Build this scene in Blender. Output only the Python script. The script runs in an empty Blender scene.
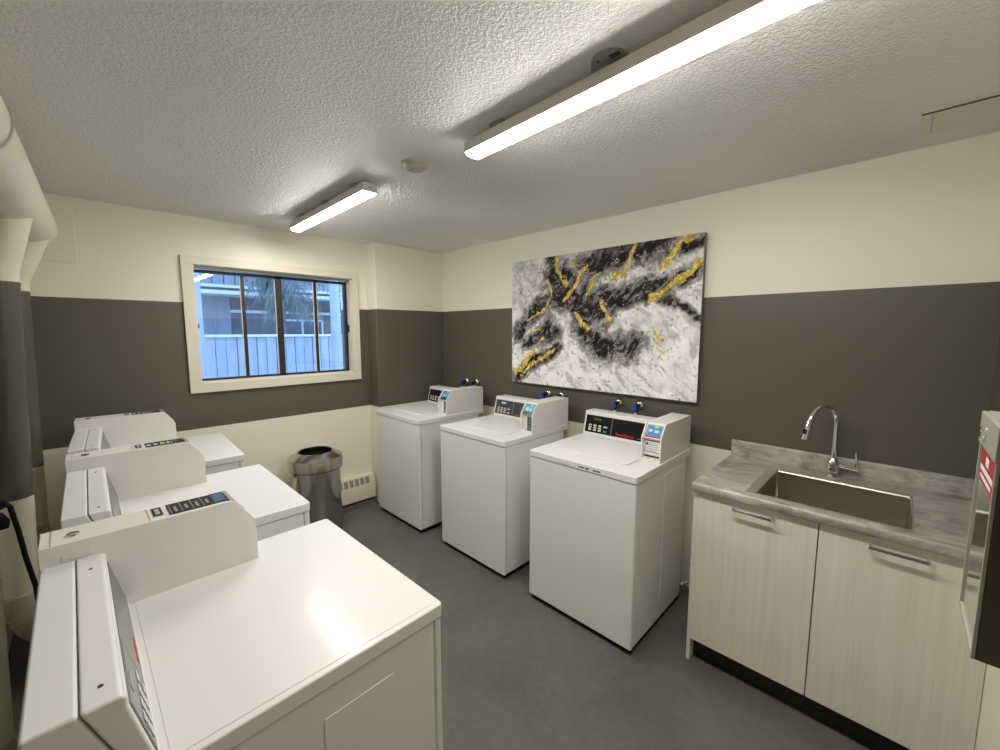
import bpy, bmesh, math, random
from mathutils import Vector, Matrix, noise
C = bpy.context.scene.collection
SC = bpy.context.scene
PI = math.pi
random.seed(7)

# ------------------------------------------------------------ camera, sky, exposure
cam_d = bpy.data.cameras.new('camera'); cam = bpy.data.objects.new('camera', cam_d); C.objects.link(cam)
cam_d.sensor_width = 36.0; cam_d.lens = 36.0 * 407.49 / 1000.0; cam_d.clip_start = 0.02; cam_d.clip_end = 200
cam.location = (-2.5609, -3.3343, 1.6077)
cam.rotation_euler = (PI/2 - 0.1068, 0, -0.7926)
SC.camera = cam
SC.view_settings.view_transform = 'Standard'; SC.view_settings.look = 'None'
SC.view_settings.gamma = 1.0; SC.view_settings.exposure = 0.05
SC.view_settings.use_curve_mapping = False
SC.cycles.max_bounces = 14; SC.cycles.diffuse_bounces = 8; SC.cycles.glossy_bounces = 6
SC.cycles.sample_clamp_indirect = 6.0
try:
    SC.cycles.use_denoising = True; SC.cycles.denoiser = 'OPENIMAGEDENOISE'
except Exception: pass
world = bpy.data.worlds.new('overcast_sky'); SC.world = world; world.use_nodes = True
bg = world.node_tree.nodes['Background']
bg.inputs['Color'].default_value = (0.36, 0.60, 1.0, 1); bg.inputs["Strength"].default_value = 4.3
LAMP = 88.0                      # radiance of the lit batten lenses

# ------------------------------------------------------------ materials
def new_mat(name):
    m = bpy.data.materials.new(name); m.use_nodes = True
    nt = m.node_tree; return m, nt, nt.nodes['Principled BSDF']
def mat(name, col, rough=0.5, metal=0.0, coat=0.0, spec=None, emit=None, estr=0):
    m, nt, b = new_mat(name)
    b.inputs['Base Color'].default_value = (*col, 1); b.inputs['Roughness'].default_value = rough
    b.inputs['Metallic'].default_value = metal
    if coat: b.inputs['Coat Weight'].default_value = coat; b.inputs['Coat Roughness'].default_value = 0.12
    if spec is not None: b.inputs['Specular IOR Level'].default_value = spec
    if emit: b.inputs['Emission Color'].default_value = (*emit, 1); b.inputs['Emission Strength'].default_value = estr
    return m
def node(nt, t, **kw):
    n = nt.nodes.new(t)
    for k, v in kw.items(): setattr(n, k, v)
    return n
def coords(nt, kind='Object', scale=(1,1,1), rot=(0,0,0)):
    tc = node(nt, 'ShaderNodeTexCoord'); mp = node(nt, 'ShaderNodeMapping')
    mp.inputs['Scale'].default_value = scale; mp.inputs['Rotation'].default_value = rot
    nt.links.new(tc.outputs[kind], mp.inputs['Vector']); return mp.outputs['Vector']
def noise_n(nt, vec, scale, detail=4, rough=0.5, dist=0):
    n = node(nt, 'ShaderNodeTexNoise'); n.inputs['Scale'].default_value = scale
    n.inputs['Detail'].default_value = detail; n.inputs['Roughness'].default_value = rough
    n.inputs['Distortion'].default_value = dist
    nt.links.new(vec, n.inputs['Vector']); return n
def ramp(nt, fac, stops):
    r = node(nt, 'ShaderNodeValToRGB'); e = r.color_ramp.elements
    e[0].position, e[0].color = stops[0][0], (*stops[0][1], 1)
    e[1].position, e[1].color = stops[-1][0], (*stops[-1][1], 1)
    for p, c in stops[1:-1]:
        k = e.new(p); k.color = (*c, 1)
    nt.links.new(fac, r.inputs['Fac']); return r.outputs['Color']
def bump(nt, b, h, strength, dist):
    n = node(nt, 'ShaderNodeBump'); n.inputs['Strength'].default_value = strength
    n.inputs['Distance'].default_value = dist
    nt.links.new(h, n.inputs['Height']); nt.links.new(n.outputs['Normal'], b.inputs['Normal'])
    return n

CREAM = (0.80, 0.765, 0.645); DARK = (0.106, 0.095, 0.069)
Z_BAND0, Z_BAND1 = 0.9237, 1.804
def band_mat(name, cream, dark, rough, bscale=160, bstr=0.15):
    m, nt, b = new_mat(name)
    g = node(nt, 'ShaderNodeNewGeometry'); s = node(nt, 'ShaderNodeSeparateXYZ')
    nt.links.new(g.outputs['Position'], s.inputs[0])
    lo = node(nt, 'ShaderNodeMath', operation='GREATER_THAN'); lo.inputs[1].default_value = Z_BAND0
    hi = node(nt, 'ShaderNodeMath', operation='LESS_THAN'); hi.inputs[1].default_value = Z_BAND1
    mu = node(nt, 'ShaderNodeMath', operation='MULTIPLY')
    nt.links.new(s.outputs['Z'], lo.inputs[0]); nt.links.new(s.outputs['Z'], hi.inputs[0])
    nt.links.new(lo.outputs[0], mu.inputs[0]); nt.links.new(hi.outputs[0], mu.inputs[1])
    mx = node(nt, 'ShaderNodeMix', data_type='RGBA')
    nt.links.new(mu.outputs[0], mx.inputs['Factor'])
    mx.inputs['A'].default_value = (*cream, 1); mx.inputs['B'].default_value = (*dark, 1)
    nt.links.new(mx.outputs['Result'], b.inputs['Base Color']); b.inputs['Roughness'].default_value = rough
    n = noise_n(nt, coords(nt), bscale, 2); bump(nt, b, n.outputs['Fac'], bstr, 0.001)
    return m
M = {}
M['wall'] = band_mat('two_tone_wall_paint', CREAM, DARK, 0.42)
M['pipe'] = band_mat('two_tone_pipe_paint', (0.66, 0.63, 0.52), (0.085, 0.077, 0.058), 0.35, 60, 0.1)
M['trim'] = mat('cream_trim_paint', (0.72, 0.67, 0.56), 0.4)
M['heater'] = mat('cream_heater_enamel', (0.68, 0.62, 0.50), 0.4)
M['enamel'] = mat('white_enamel', (0.74, 0.735, 0.715), 0.38, coat=0.22, spec=.25)
M['enamel2'] = mat('white_textured_enamel', (0.745, 0.73, 0.70), 0.36)
M['grey_plastic'] = mat('grey_plastic', (0.30, 0.30, 0.29), 0.4)
M['slot'] = mat('slot_grey', (0.10, 0.10, 0.10), 0.4)
M['black'] = mat('black_gloss', (0.012, 0.012, 0.013), 0.18)
M['slate'] = mat('slate_panel', (0.055, 0.06, 0.075), 0.25)
M['dryer_panel'] = mat('glare_greyed_panel', (0.10, 0.10, 0.095), 0.2)  # black dryer panel with its glare painted in as a greyer base colour
M['rubber'] = mat('black_rubber', (0.005, 0.005, 0.005), 0.6, spec=.1)
M['vent'] = mat('warm_grey_vent', (0.24, 0.22, 0.175), 0.5)
M['red'] = mat('red_ink', (0.65, 0.03, 0.02), 0.4)
M['white_ink'] = mat('white_ink', (0.8, 0.8, 0.8), 0.4)
M['grey_ink'] = mat('grey_ink', (0.35, 0.36, 0.36), 0.4)
M['dark_ink'] = mat('dark_ink', (0.04, 0.04, 0.04), 0.4)
M['blue'] = mat('blue_sticker', (0.03, 0.22, 0.50), 0.35)
M['lightblue'] = mat('pale_blue_ink', (0.35, 0.65, 0.85), 0.35)
M['teal'] = mat('teal_screen', (0.06, 0.32, 0.42), 0.3)
M['navy'] = mat('navy_sticker', (0.02, 0.035, 0.10), 0.6, spec=.2)
M['lime'] = mat('lime_sticker', (0.45, 0.75, 0.05), 0.4)
M['green'] = mat('green_button', (0.02, 0.22, 0.10), 0.4)
M['olive'] = mat('olive_display', (0.08, 0.11, 0.02), 0.3)
M['button'] = mat('pale_button', (0.55, 0.55, 0.53), 0.4)
M['olive_sticker'] = mat('olive_black_sticker', (0.030, 0.031, 0.022), 0.6, spec=.2)
M['chrome'] = mat('chrome', (0.80, 0.80, 0.80), 0.08, 1.0)
M['tap_blue'] = mat('blue_tap_handle', (0.015, 0.05, 0.35), 0.35)
M['brass_dark'] = mat('dark_valve_metal', (0.05, 0.05, 0.045), 0.35, 0.8)
M['alu'] = mat('dark_window_frame', (0.022, 0.019, 0.016), 0.45, 0.2)
M['batten'] = mat('batten_housing', (0.80, 0.78, 0.75), 0.45)
M['cover_grey'] = mat('grey_cover_plate', (0.30, 0.31, 0.33), 0.45)
M['ivory'] = mat('ivory_plastic', (0.52, 0.49, 0.42), 0.4)
M['box_dark'] = mat('dark_painted_steel', (0.075, 0.060, 0.034), 0.5)
M['box_grey'] = mat('grey_steel', (0.40, 0.385, 0.34), 0.38, 0.25)
M['mirror_steel'] = mat('polished_steel', (0.80, 0.78, 0.73), 0.10, 1.0)
M['sticker_red'] = mat('red_sticker', (0.33, 0.03, 0.035), 0.5)
M['kick'] = mat('black_kick', (0.008, 0.008, 0.007), 0.5)
M['bag'] = mat('black_liner', (0.003, 0.003, 0.003), 0.8, spec=.1)
M['lens'] = mat('lit_lens', (0.9, 0.9, 0.9), 0.5, emit=(1.0, 0.965, 0.90), estr=LAMP)
M['flex'] = mat('dusty_flexible_duct', (0.42, 0.39, 0.31), 0.5)
M['white_hose'] = mat('pale_hose', (0.6, 0.58, 0.52), 0.4)

def m_brushed(name, col, rough, axis, scale=30):
    m, nt, b = new_mat(name)
    sc = [scale*12]*3; sc[axis] = 1.5
    n = noise_n(nt, coords(nt, scale=tuple(sc)), 1.0, 3)
    b.inputs['Metallic'].default_value = 1.0; b.inputs['Base Color'].default_value = (*col, 1)
    r = node(nt, 'ShaderNodeMapRange'); r.inputs['To Min'].default_value = rough*0.8; r.inputs['To Max'].default_value = rough*1.25
    nt.links.new(n.outputs['Fac'], r.inputs['Value']); nt.links.new(r.outputs['Result'], b.inputs['Roughness'])
    b.inputs['Anisotropic'].default_value = 0.5
    bump(nt, b, n.outputs['Fac'], 0.03, 0.001)
    return m
M['bin_steel'] = m_brushed('brushed_bin_steel', (0.52, 0.495, 0.445), 0.20, 2, 20)
M['sink_steel'] = mat('satin_sink_steel', (0.53, 0.50, 0.43), 0.27, 1.0)
M['sink_rim'] = mat('satin_rim_steel', (0.58, 0.55, 0.49), 0.5, 0.85)

def m_ceiling():
    m, nt, b = new_mat('stippled_ceiling')
    v = coords(nt)
    n1 = noise_n(nt, v, 88, 3, 0.6, 0.15); n2 = noise_n(nt, v, 210, 2, 0.5)
    vo = node(nt, 'ShaderNodeTexVoronoi'); vo.inputs['Scale'].default_value = 120; nt.links.new(v, vo.inputs['Vector'])
    r1 = node(nt, 'ShaderNodeMapRange'); r1.inputs['From Min'].default_value = .40; r1.inputs['From Max'].default_value = .62
    r1.interpolation_type = 'SMOOTHSTEP'; nt.links.new(n1.outputs['Fac'], r1.inputs['Value'])
    a = node(nt, 'ShaderNodeMath', operation='MULTIPLY_ADD'); a.inputs[1].default_value = .35
    nt.links.new(n2.outputs['Fac'], a.inputs[0]); nt.links.new(r1.outputs['Result'], a.inputs[2])
    c = node(nt, 'ShaderNodeMath', operation='MULTIPLY_ADD'); c.inputs[1].default_value = -.5
    nt.links.new(vo.outputs['Distance'], c.inputs[0]); nt.links.new(a.outputs[0], c.inputs[2])
    b.inputs['Base Color'].default_value = (0.85, 0.85, 0.825, 1); b.inputs['Roughness'].default_value = 0.45
    bn_ = bump(nt, b, c.outputs[0], 0.85, 0.0062)
    nl = noise_n(nt, v, 1.1, 3, .5); mr = node(nt, 'ShaderNodeMapRange'); mr.inputs['From Min'].default_value = .35; mr.inputs['From Max'].default_value = .65
    mr.inputs['To Min'].default_value = .45; mr.inputs['To Max'].default_value = 1.0
    nt.links.new(nl.outputs['Fac'], mr.inputs['Value']); nt.links.new(mr.outputs['Result'], bn_.inputs['Strength'])
    return m
M['ceiling'] = m_ceiling()
M['ceiling_smooth'] = mat('smooth_ceiling_patch', (0.70, 0.68, 0.62), 0.5)
def m_floor():
    m, nt, b = new_mat('grey_sheet_floor')
    v = coords(nt)
    n1 = noise_n(nt, v, 2.2, 5, 0.6, 0.5); n2 = noise_n(nt, v, 28, 4, 0.6)
    mx = node(nt, 'ShaderNodeMath', operation='MULTIPLY_ADD'); mx.inputs[1].default_value = .45
    nt.links.new(n2.outputs['Fac'], mx.inputs[0]); nt.links.new(n1.outputs['Fac'], mx.inputs[2])
    col = ramp(nt, mx.outputs[0], [(0.40, (0.074, 0.071, 0.062)), (0.95, (0.135, 0.132, 0.116))])
    nt.links.new(col, b.inputs['Base Color']); b.inputs['Roughness'].default_value = 0.40
    bump(nt, b, n2.outputs['Fac'], 0.12, 0.002)
    return m
M['floor'] = m_floor()
def m_counter():
    m, nt, b = new_mat('grey_streaked_laminate')
    v = coords(nt, scale=(3.0, 1.5, 3.0))
    n1 = noise_n(nt, v, 3.6, 9, 0.72, 1.0)
    n2 = noise_n(nt, coords(nt, scale=(16, 2, 16)), 3.0, 4, .6, .6)
    mx = node(nt, 'ShaderNodeMath', operation='MULTIPLY_ADD'); mx.inputs[1].default_value = .35
    nt.links.new(n2.outputs['Fac'], mx.inputs[0]); nt.links.new(n1.outputs['Fac'], mx.inputs[2])
    col = ramp(nt, mx.outputs[0], [(0.50, (0.18, 0.165, 0.14)), (0.62, (0.31, 0.295, 0.255)), (0.72, (0.40, 0.385, 0.34)), (0.84, (0.55, 0.535, 0.485))])
    nt.links.new(col, b.inputs['Base Color']); b.inputs['Roughness'].default_value = 0.32
    return m
M['counter'] = m_counter()
def m_wood():
    m, nt, b = new_mat('pale_vertical_woodgrain')
    v = coords(nt, scale=(28, 28, 0.9))
    n1 = noise_n(nt, v, 2.0, 6, 0.6, 0.25)
    n3 = noise_n(nt, coords(nt, scale=(150, 150, 5)), 1.5, 3, 0.5)
    mx = node(nt, 'ShaderNodeMath', operation='MULTIPLY_ADD'); mx.inputs[1].default_value = .3
    nt.links.new(n3.outputs['Fac'], mx.inputs[0]); nt.links.new(n1.outputs['Fac'], mx.inputs[2])
    col = ramp(nt, mx.outputs[0], [(0.38, (0.62, 0.59, 0.49)), (0.65, (0.69, 0.665, 0.57)), (0.9, (0.73, 0.71, 0.62))])
    nt.links.new(col, b.inputs['Base Color']); b.inputs['Roughness'].default_value = 0.42
    return m
M['wood'] = m_wood()
def m_glass():
    m = bpy.data.materials.new('window_glass'); m.use_nodes = True; nt = m.node_tree; nt.nodes.clear()
    out = node(nt, 'ShaderNodeOutputMaterial'); tr = node(nt, 'ShaderNodeBsdfTransparent'); gl = node(nt, 'ShaderNodeBsdfGlossy')
    gl.inputs['Roughness'].default_value = 0.02; gl.inputs['Color'].default_value = (1, 1, 1, 1)
    tr.inputs['Color'].default_value = (0.93, 0.96, 1.0, 1)
    fr = node(nt, 'ShaderNodeFresnel'); fr.inputs['IOR'].default_value = 1.5
    mx = node(nt, 'ShaderNodeMixShader')
    nt.links.new(fr.outputs[0], mx.inputs[0]); nt.links.new(tr.outputs[0], mx.inputs[1]); nt.links.new(gl.outputs[0], mx.inputs[2])
    nt.links.new(mx.outputs[0], out.inputs['Surface']); return m
M['glass'] = m_glass()
def m_vcol():
    m, nt, b = new_mat('acrylic_pour_paint')
    a = node(nt, 'ShaderNodeVertexColor'); a.layer_name = 'paint'
    nt.links.new(a.outputs['Color'], b.inputs['Base Color']); b.inputs['Roughness'].default_value = 0.55; b.inputs['Specular IOR Level'].default_value = .15
    bump(nt, b, noise_n(nt, coords(nt), 90, 4).outputs['Fac'], 0.25, 0.002)
    return m
M['painting'] = m_vcol()

# ------------------------------------------------------------ mesh builder
class MB:
    def __init__(s): s.bm = bmesh.new()
    def hexa(s, P):
        v = [s.bm.verts.new(p) for p in P]
        for f in ((0,3,2,1),(4,5,6,7),(0,1,5,4),(1,2,6,5),(2,3,7,6),(3,0,4,7)): s.bm.faces.new([v[i] for i in f])
        return s
    def box(s, x0, x1, y0, y1, z0, z1):
        return s.hexa([(x0,y0,z0),(x1,y0,z0),(x1,y1,z0),(x0,y1,z0),(x0,y0,z1),(x1,y0,z1),(x1,y1,z1),(x0,y1,z1)])
    def pbox(s, pl, u0, u1, v0, v1, d0, d1):
        f = lambda u, v, d: tuple(pl[0] + pl[1]*u + pl[2]*v + pl[3]*d)
        return s.hexa([f(u0,v0,d0),f(u1,v0,d0),f(u1,v1,d0),f(u0,v1,d0),f(u0,v0,d1),f(u1,v0,d1),f(u1,v1,d1),f(u0,v1,d1)])
    def prism(s, pts, a0, a1, axis='x'):
        """pts are the profile in the other two axes (y,z)|(x,z)|(x,y)"""
        def mk(p, a):
            return {'x': (a, p[0], p[1]), 'y': (p[0], a, p[1]), 'z': (p[0], p[1], a)}[axis]
        lo = [s.bm.verts.new(mk(p, a0)) for p in pts]; hi = [s.bm.verts.new(mk(p, a1)) for p in pts]
        n = len(pts)
        s.bm.faces.new(lo[::-1]); s.bm.faces.new(hi)
        for i in range(n): s.bm.faces.new([lo[i], lo[(i+1)%n], hi[(i+1)%n], hi[i]])
        return s
    def rrect(s, x0, x1, y0, y1, z0, z1, r, seg=6):
        pts = []
        for cx, cy, a in ((x1-r,y0+r,-90),(x1-r,y1-r,0),(x0+r,y1-r,90),(x0+r,y0+r,180)):
            for k in range(seg+1):
                t = math.radians(a + 90*k/seg); pts.append((cx + r*math.cos(t), cy + r*math.sin(t)))
        return s.prism(pts, z0, z1, 'z')
    def tube(s, path, r, n=12, cap=True):
        path = [Vector(p) for p in path]; rings = []
        rr = r if isinstance(r, (list, tuple)) else [r]*len(path)
        up = None
        for i, p in enumerate(path):
            t = (path[min(i+1, len(path)-1)] - path[max(i-1, 0)]).normalized()
            if up is None:
                up = Vector((0,0,1)) if abs(t.z) < 0.9 else Vector((1,0,0))
            a = t.cross(up).normalized(); b = t.cross(a).normalized(); up = -b if (-b).dot(up) > 0 else b
            a = t.cross(up).normalized()
            rings.append([s.bm.verts.new(p + (a*math.cos(k*2*PI/n) + up*math.sin(k*2*PI/n))*rr[i]) for k in range(n)])
        for A, B in zip(rings, rings[1:]):
            for k in range(n): s.bm.faces.new([A[k], A[(k+1)%n], B[(k+1)%n], B[k]])
        if cap: s.bm.faces.new(rings[0][::-1]); s.bm.faces.new(rings[-1])
        return s
    def lathe(s, prof, c=(0,0,0), n=48, axis='z', close=False):
        rings = []
        for r, h in prof:
            ring = []
            for k in range(n):
                a = 2*PI*k/n; p = (r*math.cos(a), r*math.sin(a), h)
                if axis == 'x': p = (h, p[0], p[1])
                if axis == 'y': p = (p[0], h, p[1])
                ring.append(s.bm.verts.new((c[0]+p[0], c[1]+p[1], c[2]+p[2])))
            rings.append(ring)
        pairs = list(zip(rings, rings[1:])) + ([(rings[-1], rings[0])] if close else [])
        for A, B in pairs:
            for k in range(n): s.bm.faces.new([A[k], A[(k+1)%n], B[(k+1)%n], B[k]])
        if not close:
            s.bm.faces.new(rings[0][::-1]); s.bm.faces.new(rings[-1])
        return s
    def build(s, name, m, parent=None, bevel=0.0, seg=2, ang=35):
        bmesh.ops.recalc_face_normals(s.bm, faces=s.bm.faces)
        me = bpy.data.meshes.new(name); s.bm.to_mesh(me); s.bm.free()
        o = bpy.data.objects.new(name, me); C.objects.link(o); me.materials.append(m)
        for p in me.polygons: p.use_smooth = True
        if bevel:
            b = o.modifiers.new('bevel', 'BEVEL'); b.width = bevel; b.segments = seg; b.limit_method = 'ANGLE'
            b.angle_limit = math.radians(40); b.harden_normals = True
        else: me.set_sharp_from_angle(angle=math.radians(ang))
        if parent: o.parent = parent
        return o
def tag(o, label, cat, group=None, kind=None):
    o['label'] = label; o['category'] = cat
    if group: o['group'] = group
    if kind: o['kind'] = kind
    return o
def thing(name, label, cat, loc=(0,0,0), rz=0, group=None):
    o = bpy.data.objects.new(name, None); C.objects.link(o); o.location = loc; o.rotation_euler = (0,0,rz)
    o.empty_display_size = 0.1
    return tag(o, label, cat, group)
def struct(o, label=None):
    o['kind'] = 'structure'
    if label: o['label'] = label
    return o
def plane(o, u, v):
    u = Vector(u).normalized(); v = Vector(v).normalized(); return (Vector(o), u, v, u.cross(v))
def text(name, body, size, m, parent, pl, u, v, wscale=1.0, d=0.0006, bold=0.0):
    cu = bpy.data.curves.new(name, 'FONT'); cu.body = body; cu.size = size; cu.extrude = 0.0002; cu.offset = bold
    cu.resolution_u = 2
    t = bpy.data.objects.new(name, cu); C.objects.link(t)
    dg = bpy.context.evaluated_depsgraph_get(); me = bpy.data.meshes.new_from_object(t.evaluated_get(dg))
    C.objects.unlink(t); bpy.data.objects.remove(t); bpy.data.curves.remove(cu)
    me.name = name; me.materials.clear(); me.materials.append(m)
    o0, U, V, N = pl
    R = Matrix((U*wscale, V, N)).transposed().to_4x4(); R.translation = o0 + U*u + V*v + N*d
    me.transform(R)
    o = bpy.data.objects.new(name, me); C.objects.link(o)
    if parent: o.parent = parent
    return o

# ------------------------------------------------------------ room shell
H = 2.3815; XW = -2.95; YS = -3.605; YN = 0.161; XB = -0.7358
WX0, WX1, WZ0, WZ1 = -2.009, -0.882, 1.243, 2.064        # window opening
w = MB(); t = 0.22
w.box(XW-t, WX0, YN, YN+t, 0, H); w.box(WX1, 0.15, YN, YN+t, 0, H)
w.box(WX0, WX1, YN, YN+t, 0, WZ0); w.box(WX0, WX1, YN, YN+t, WZ1, H)
struct(w.build('wall_north', M['wall']))
struct(MB().box(XB, 0.0, 0.0, YN, 0, H).build('wall_pier', M['wall'], bevel=0.008))
struct(MB().box(0.0, 0.15, YS-0.15, YN, 0, H).build('wall_east', M['wall']))
struct(MB().box(XW-t, 0.0, YS-0.15, YS, 0, H).build('wall_south', M['wall']))
struct(MB().box(XW-t, XW, YS, YN, 0, H).build('wall_west', M['wall']))
struct(MB().box(XW-t, 0.15, YS-0.15, YN+t, -0.1, 0).build('floor', M['floor']))
struct(MB().box(XW-t, 0.15, YS-0.15, YN+t, H, H+0.1).build('ceiling', M['ceiling']))
# smooth access patch in the ceiling
cp = MB().box(-0.383, -0.165, YS, -3.322, H-0.004, H).build('trim_1', M['ceiling_smooth'], bevel=0.001); struct(cp)
MB().box(-0.39, -0.383, YS, -3.322, H-0.0035, H).build('shadow_gap', M['dark_ink'], cp)
MB().box(-0.37, -0.19, -3.352, -3.349, H-0.0052, H-0.004).build('cut_line', M['grey_plastic'], cp)
struct(MB().box(-2.93, -2.556, YN-0.006, YN, 2.008, 2.34).build('trim_2', M['wall'], bevel=0.002))

# ------------------------------------------------------------ window
wn = MB()
T0, T1, TZ0, TZ1 = -2.076, -0.824, 1.178, 2.12; ty0, ty1 = YN-0.02, YN
for a in ((T0, T1, WZ1, TZ1), (T0, T1, TZ0, WZ0), (T0, WX0, WZ0, WZ1), (WX1, T1, WZ0, WZ1)):
    wn.box(a[0], a[1], ty0, ty1, a[2], a[3])
win = struct(wn.build('window_1', M['trim'], bevel=0.0015))
rv = MB()
fy0, fy1 = 0.242, 0.285
rv.box(WX0, WX0+0.006, YN, fy1, WZ0, WZ1).box(WX1-0.006, WX1, YN, fy1, WZ0, WZ1).box(WX0, WX1, YN, fy1, WZ1-0.006, WZ1).box(WX0, WX1, YN, fy1, WZ0, WZ0+0.008)
rv.build('window_reveal', M['trim'], win)
tk = MB()
for k in range(3): tk.box(WX0+.006, WX1-.006, 0.185+k*0.018, 0.190+k*0.018, WZ1-0.020, WZ1-0.006)
tk.build('window_track', M['grey_plastic'], win)
fr = MB(); X0, X1, Z0, Z1 = WX0+0.006, WX1-0.006, WZ0+0.008, WZ1-0.022
fr.box(X0, X1, fy0, fy1, Z1-0.020, Z1).box(X0, X1, fy0, fy1, Z0, Z0+0.014)
fr.box(X0, X0+0.012, fy0, fy1, Z0, Z1).box(X1-0.020, X1, fy0, fy1, Z0, Z1)
fr.box(-1.467, -1.425, fy0, fy1, Z0, Z1)
fr.build('window_frame', M['alu'], win, bevel=0.001)
for xm, yy in ((-1.694, 0.258), (-1.163, 0.245)):
    MB().box(xm-0.011, xm+0.011, yy, yy+0.02, Z0+.01, Z1-.015).build('window_mullion', M['alu'], win)
MB().box(X0+.012, X0+.020, fy0-.006, fy0+.01, 1.63, 1.66).build('window_latch', M['alu'], win)
MB().box(X1-.004, X1+.006, fy0-.03, fy0+.0, 1.60, 1.665).build('window_latch', M['alu'], win)
for a, b, yy in ((X0, -1.70, .268), (-1.688, -1.46, .268), (-1.43, -1.168, .255), (-1.158, X1, .255)):
    MB().box(a, b, yy, yy+.004, Z0+.01, Z1-.015).build('window_pane', M['glass'], win)
    g = MB().box(b-.012 if a < -1.4 else a+.005, b-.005 if a < -1.4 else a+.012, yy-.004, yy-.001, Z0+.014, Z1-.02)
    g.build('window_gasket', M['trim'], win)

# ------------------------------------------------------------ coin laundry machines (local: front at y=0 facing -y, back +y)
def machine(name, label, loc, rz, W, D, group, kind, opt):
    root = thing(name, label, name.split('_')[-1].replace('washer', 'washing machine').replace('dryer', 'dryer'), loc, rz, group)
    hw = W/2; E = M['enamel']
    body_back = D - (0.06 if kind == 'washer' else 0.02)
    # front panel and cabinet
    MB().rrect(-hw+.002, hw-.002, .004, .0265, .033, .8835, .008).build('front_panel', E, root, bevel=.002)
    b = MB().box(-hw+.004, hw-.004, .0285, body_back, .035, .8835)
    for sx in (-1, 1):
        x = sx*(hw-.004)
        if kind == 'dryer': b.box(min(x, x+sx*.003), max(x, x+sx*.003), .146, .306, .12, .82)
        else: b.box(min(x, x+sx*.003), max(x, x+sx*.003), .33, .58, .12, .85)
    b.build('cabinet', E, root, bevel=.0015)
    MB().box(-hw+.012, hw-.012, .022, body_back-.012, .006, .036).build('base_frame', M['rubber'], root)
    for fx in (-hw+.05, hw-.05):
        for fy in (.07, body_back-.06):
            MB().lathe([(.022, 0), (.024, .008), (.012, .012), (.012, .036)], (fx, fy, 0), 16).build('levelling_foot', M['rubber'], root)
    # top
    tp = MB().rrect(-hw, hw, 0, D, .885, .9205, .012)
    tp.build('top_panel', E, root, bevel=.004, seg=3)
    if kind == 'washer':
        rim = MB().rrect(-.247, .232, .115, .545, .9204, .9212, .03)
        lid = rim.build('lid', E, root)
        MB().rrect(-.232, .217, .130, .520, .9208, .9292, .022).build('lid_panel', E, lid, bevel=.0035, seg=3)
    else:
        MB().rrect(-hw+.016, hw-.016, .016, D-.15, .9202, .9216, .012).build('top_inset', E, root, bevel=.001, seg=3)
    # console along the back
    fb, ft, zt = D-.136, D-.103, 1.075
    cx0, cx1 = -hw+.004, hw-.110
    zc = .9205
    prof = [(fb-.004, zc), (fb, zc+.012), (ft-.004, zt-.022), (ft-.004, zt-.006), (ft+.003, zt), (D-.0565, zt), (D-.114, zc)]
    con = MB().prism(prof, cx0, cx1).build('console', E, root, bevel=.008, seg=4)
    MB().prism([(D-.0545, zt-.001), (D-.112, zc), (D, zc), (D, zt-.001)], cx0+.002, hw-.112).build('console_back', E, root, bevel=.005, seg=3)
    sl = (Vector((0, ft-.004, zt-.022)) - Vector((0, fb, zc+.012))); L = sl.length
    pl = plane((cx0, fb, zc+.012), (1,0,0), sl)
    pw = cx1 - cx0
    pan = MB().pbox(pl, .014, pw-.003, .006, L-.004, -.001, .0012).build('control_panel', opt['panel'], root)
    for sx in (cx0+.045, cx0+pw*.85):
        MB().lathe([(.0035, 0), (.0035, .0012)], (sx, D-.08, zt), 12).build('screw', M['dark_ink'], con)
    # keypad
    kx = .035
    MB().pbox(pl, .020, .205, .010, L-.010, .0012, .0016).build('keypad_border', opt.get('pad', M['black']), pan)
    MB().pbox(pl, .2065, .2085, .008, L-.008, .0012, .0018).build('divider_line', M['grey_ink'], pan)
    MB().pbox(pl, .075, .125, L-.034, L-.020, .0016, .0022).build('display_window', opt['disp'], pan)
    for c in range(3):
        for r in range(3):
            u = .040 + c*.036; v = .018 + r*.0155
            MB().pbox(pl, u, u+.022, v, v+.011, .0016, .003).build('button', M['button'], pan, bevel=.001)
    MB().pbox(pl, .150, .178, .048, .058, .0016, .003).build('button', M['button'], pan, bevel=.001)
    MB().pbox(pl, .150, .178, .018, .029, .0016, .003).build('button', opt['start'], pan, bevel=.001)
    if opt.get('logo') == 'full':
        text('lettering', 'SpeedQueen', .026, M['red'], pan, pl, .240, .015, .92, .0016, .0002)
        text('lettering', 'COMMERCIAL', .009, M['grey_ink'], pan, pl, .385, .016, 1, .0016)
    else:
        text('lettering', 'SpeedQueen', .020, M['red'], pan, pl, .235 if kind == 'washer' else .26, .014, .9, .0016, .0005)
    # coin and card meter case on the viewer's right
    x0, x1 = hw-.118, hw-.008; zt2 = 1.120
    cd = .413 if kind == 'washer' else .433
    outer = [(D-cd, zc), (D-cd+.002, 1.046), (D-cd+.050, 1.114), (D-cd+.058, zt2), (D, zt2), (D, zc)]
    inner = [(D-cd+.030, zc), (D-cd+.030, 1.040), (D-cd+.016, 1.046), (D-cd+.063, 1.111), (D-cd+.069, zt2-.0008), (D-.001, zt2-.0008), (D-.001, zc)]
    case = MB().prism(outer, x0, x0+.007).prism(outer, x1-.007, x1).prism(inner, x0+.006, x1-.006).build('meter_case', M['enamel2'], root, bevel=.0015)
    MB().box(x0+.006, x1-.006, D-cd+.002, D-cd+.030, zc, zc+.012).build('coin_ledge', M['enamel2'], case, bevel=.001)
    v = Vector((0, .047, .065)); ps = plane((x0+.007, D-cd+.016, 1.046), (1,0,0), v); cw = x1-x0-.014; sh = v.length
    pv = plane((x0+.007, D-cd+.030, zc), (1,0,0), (0,0,1))
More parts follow.
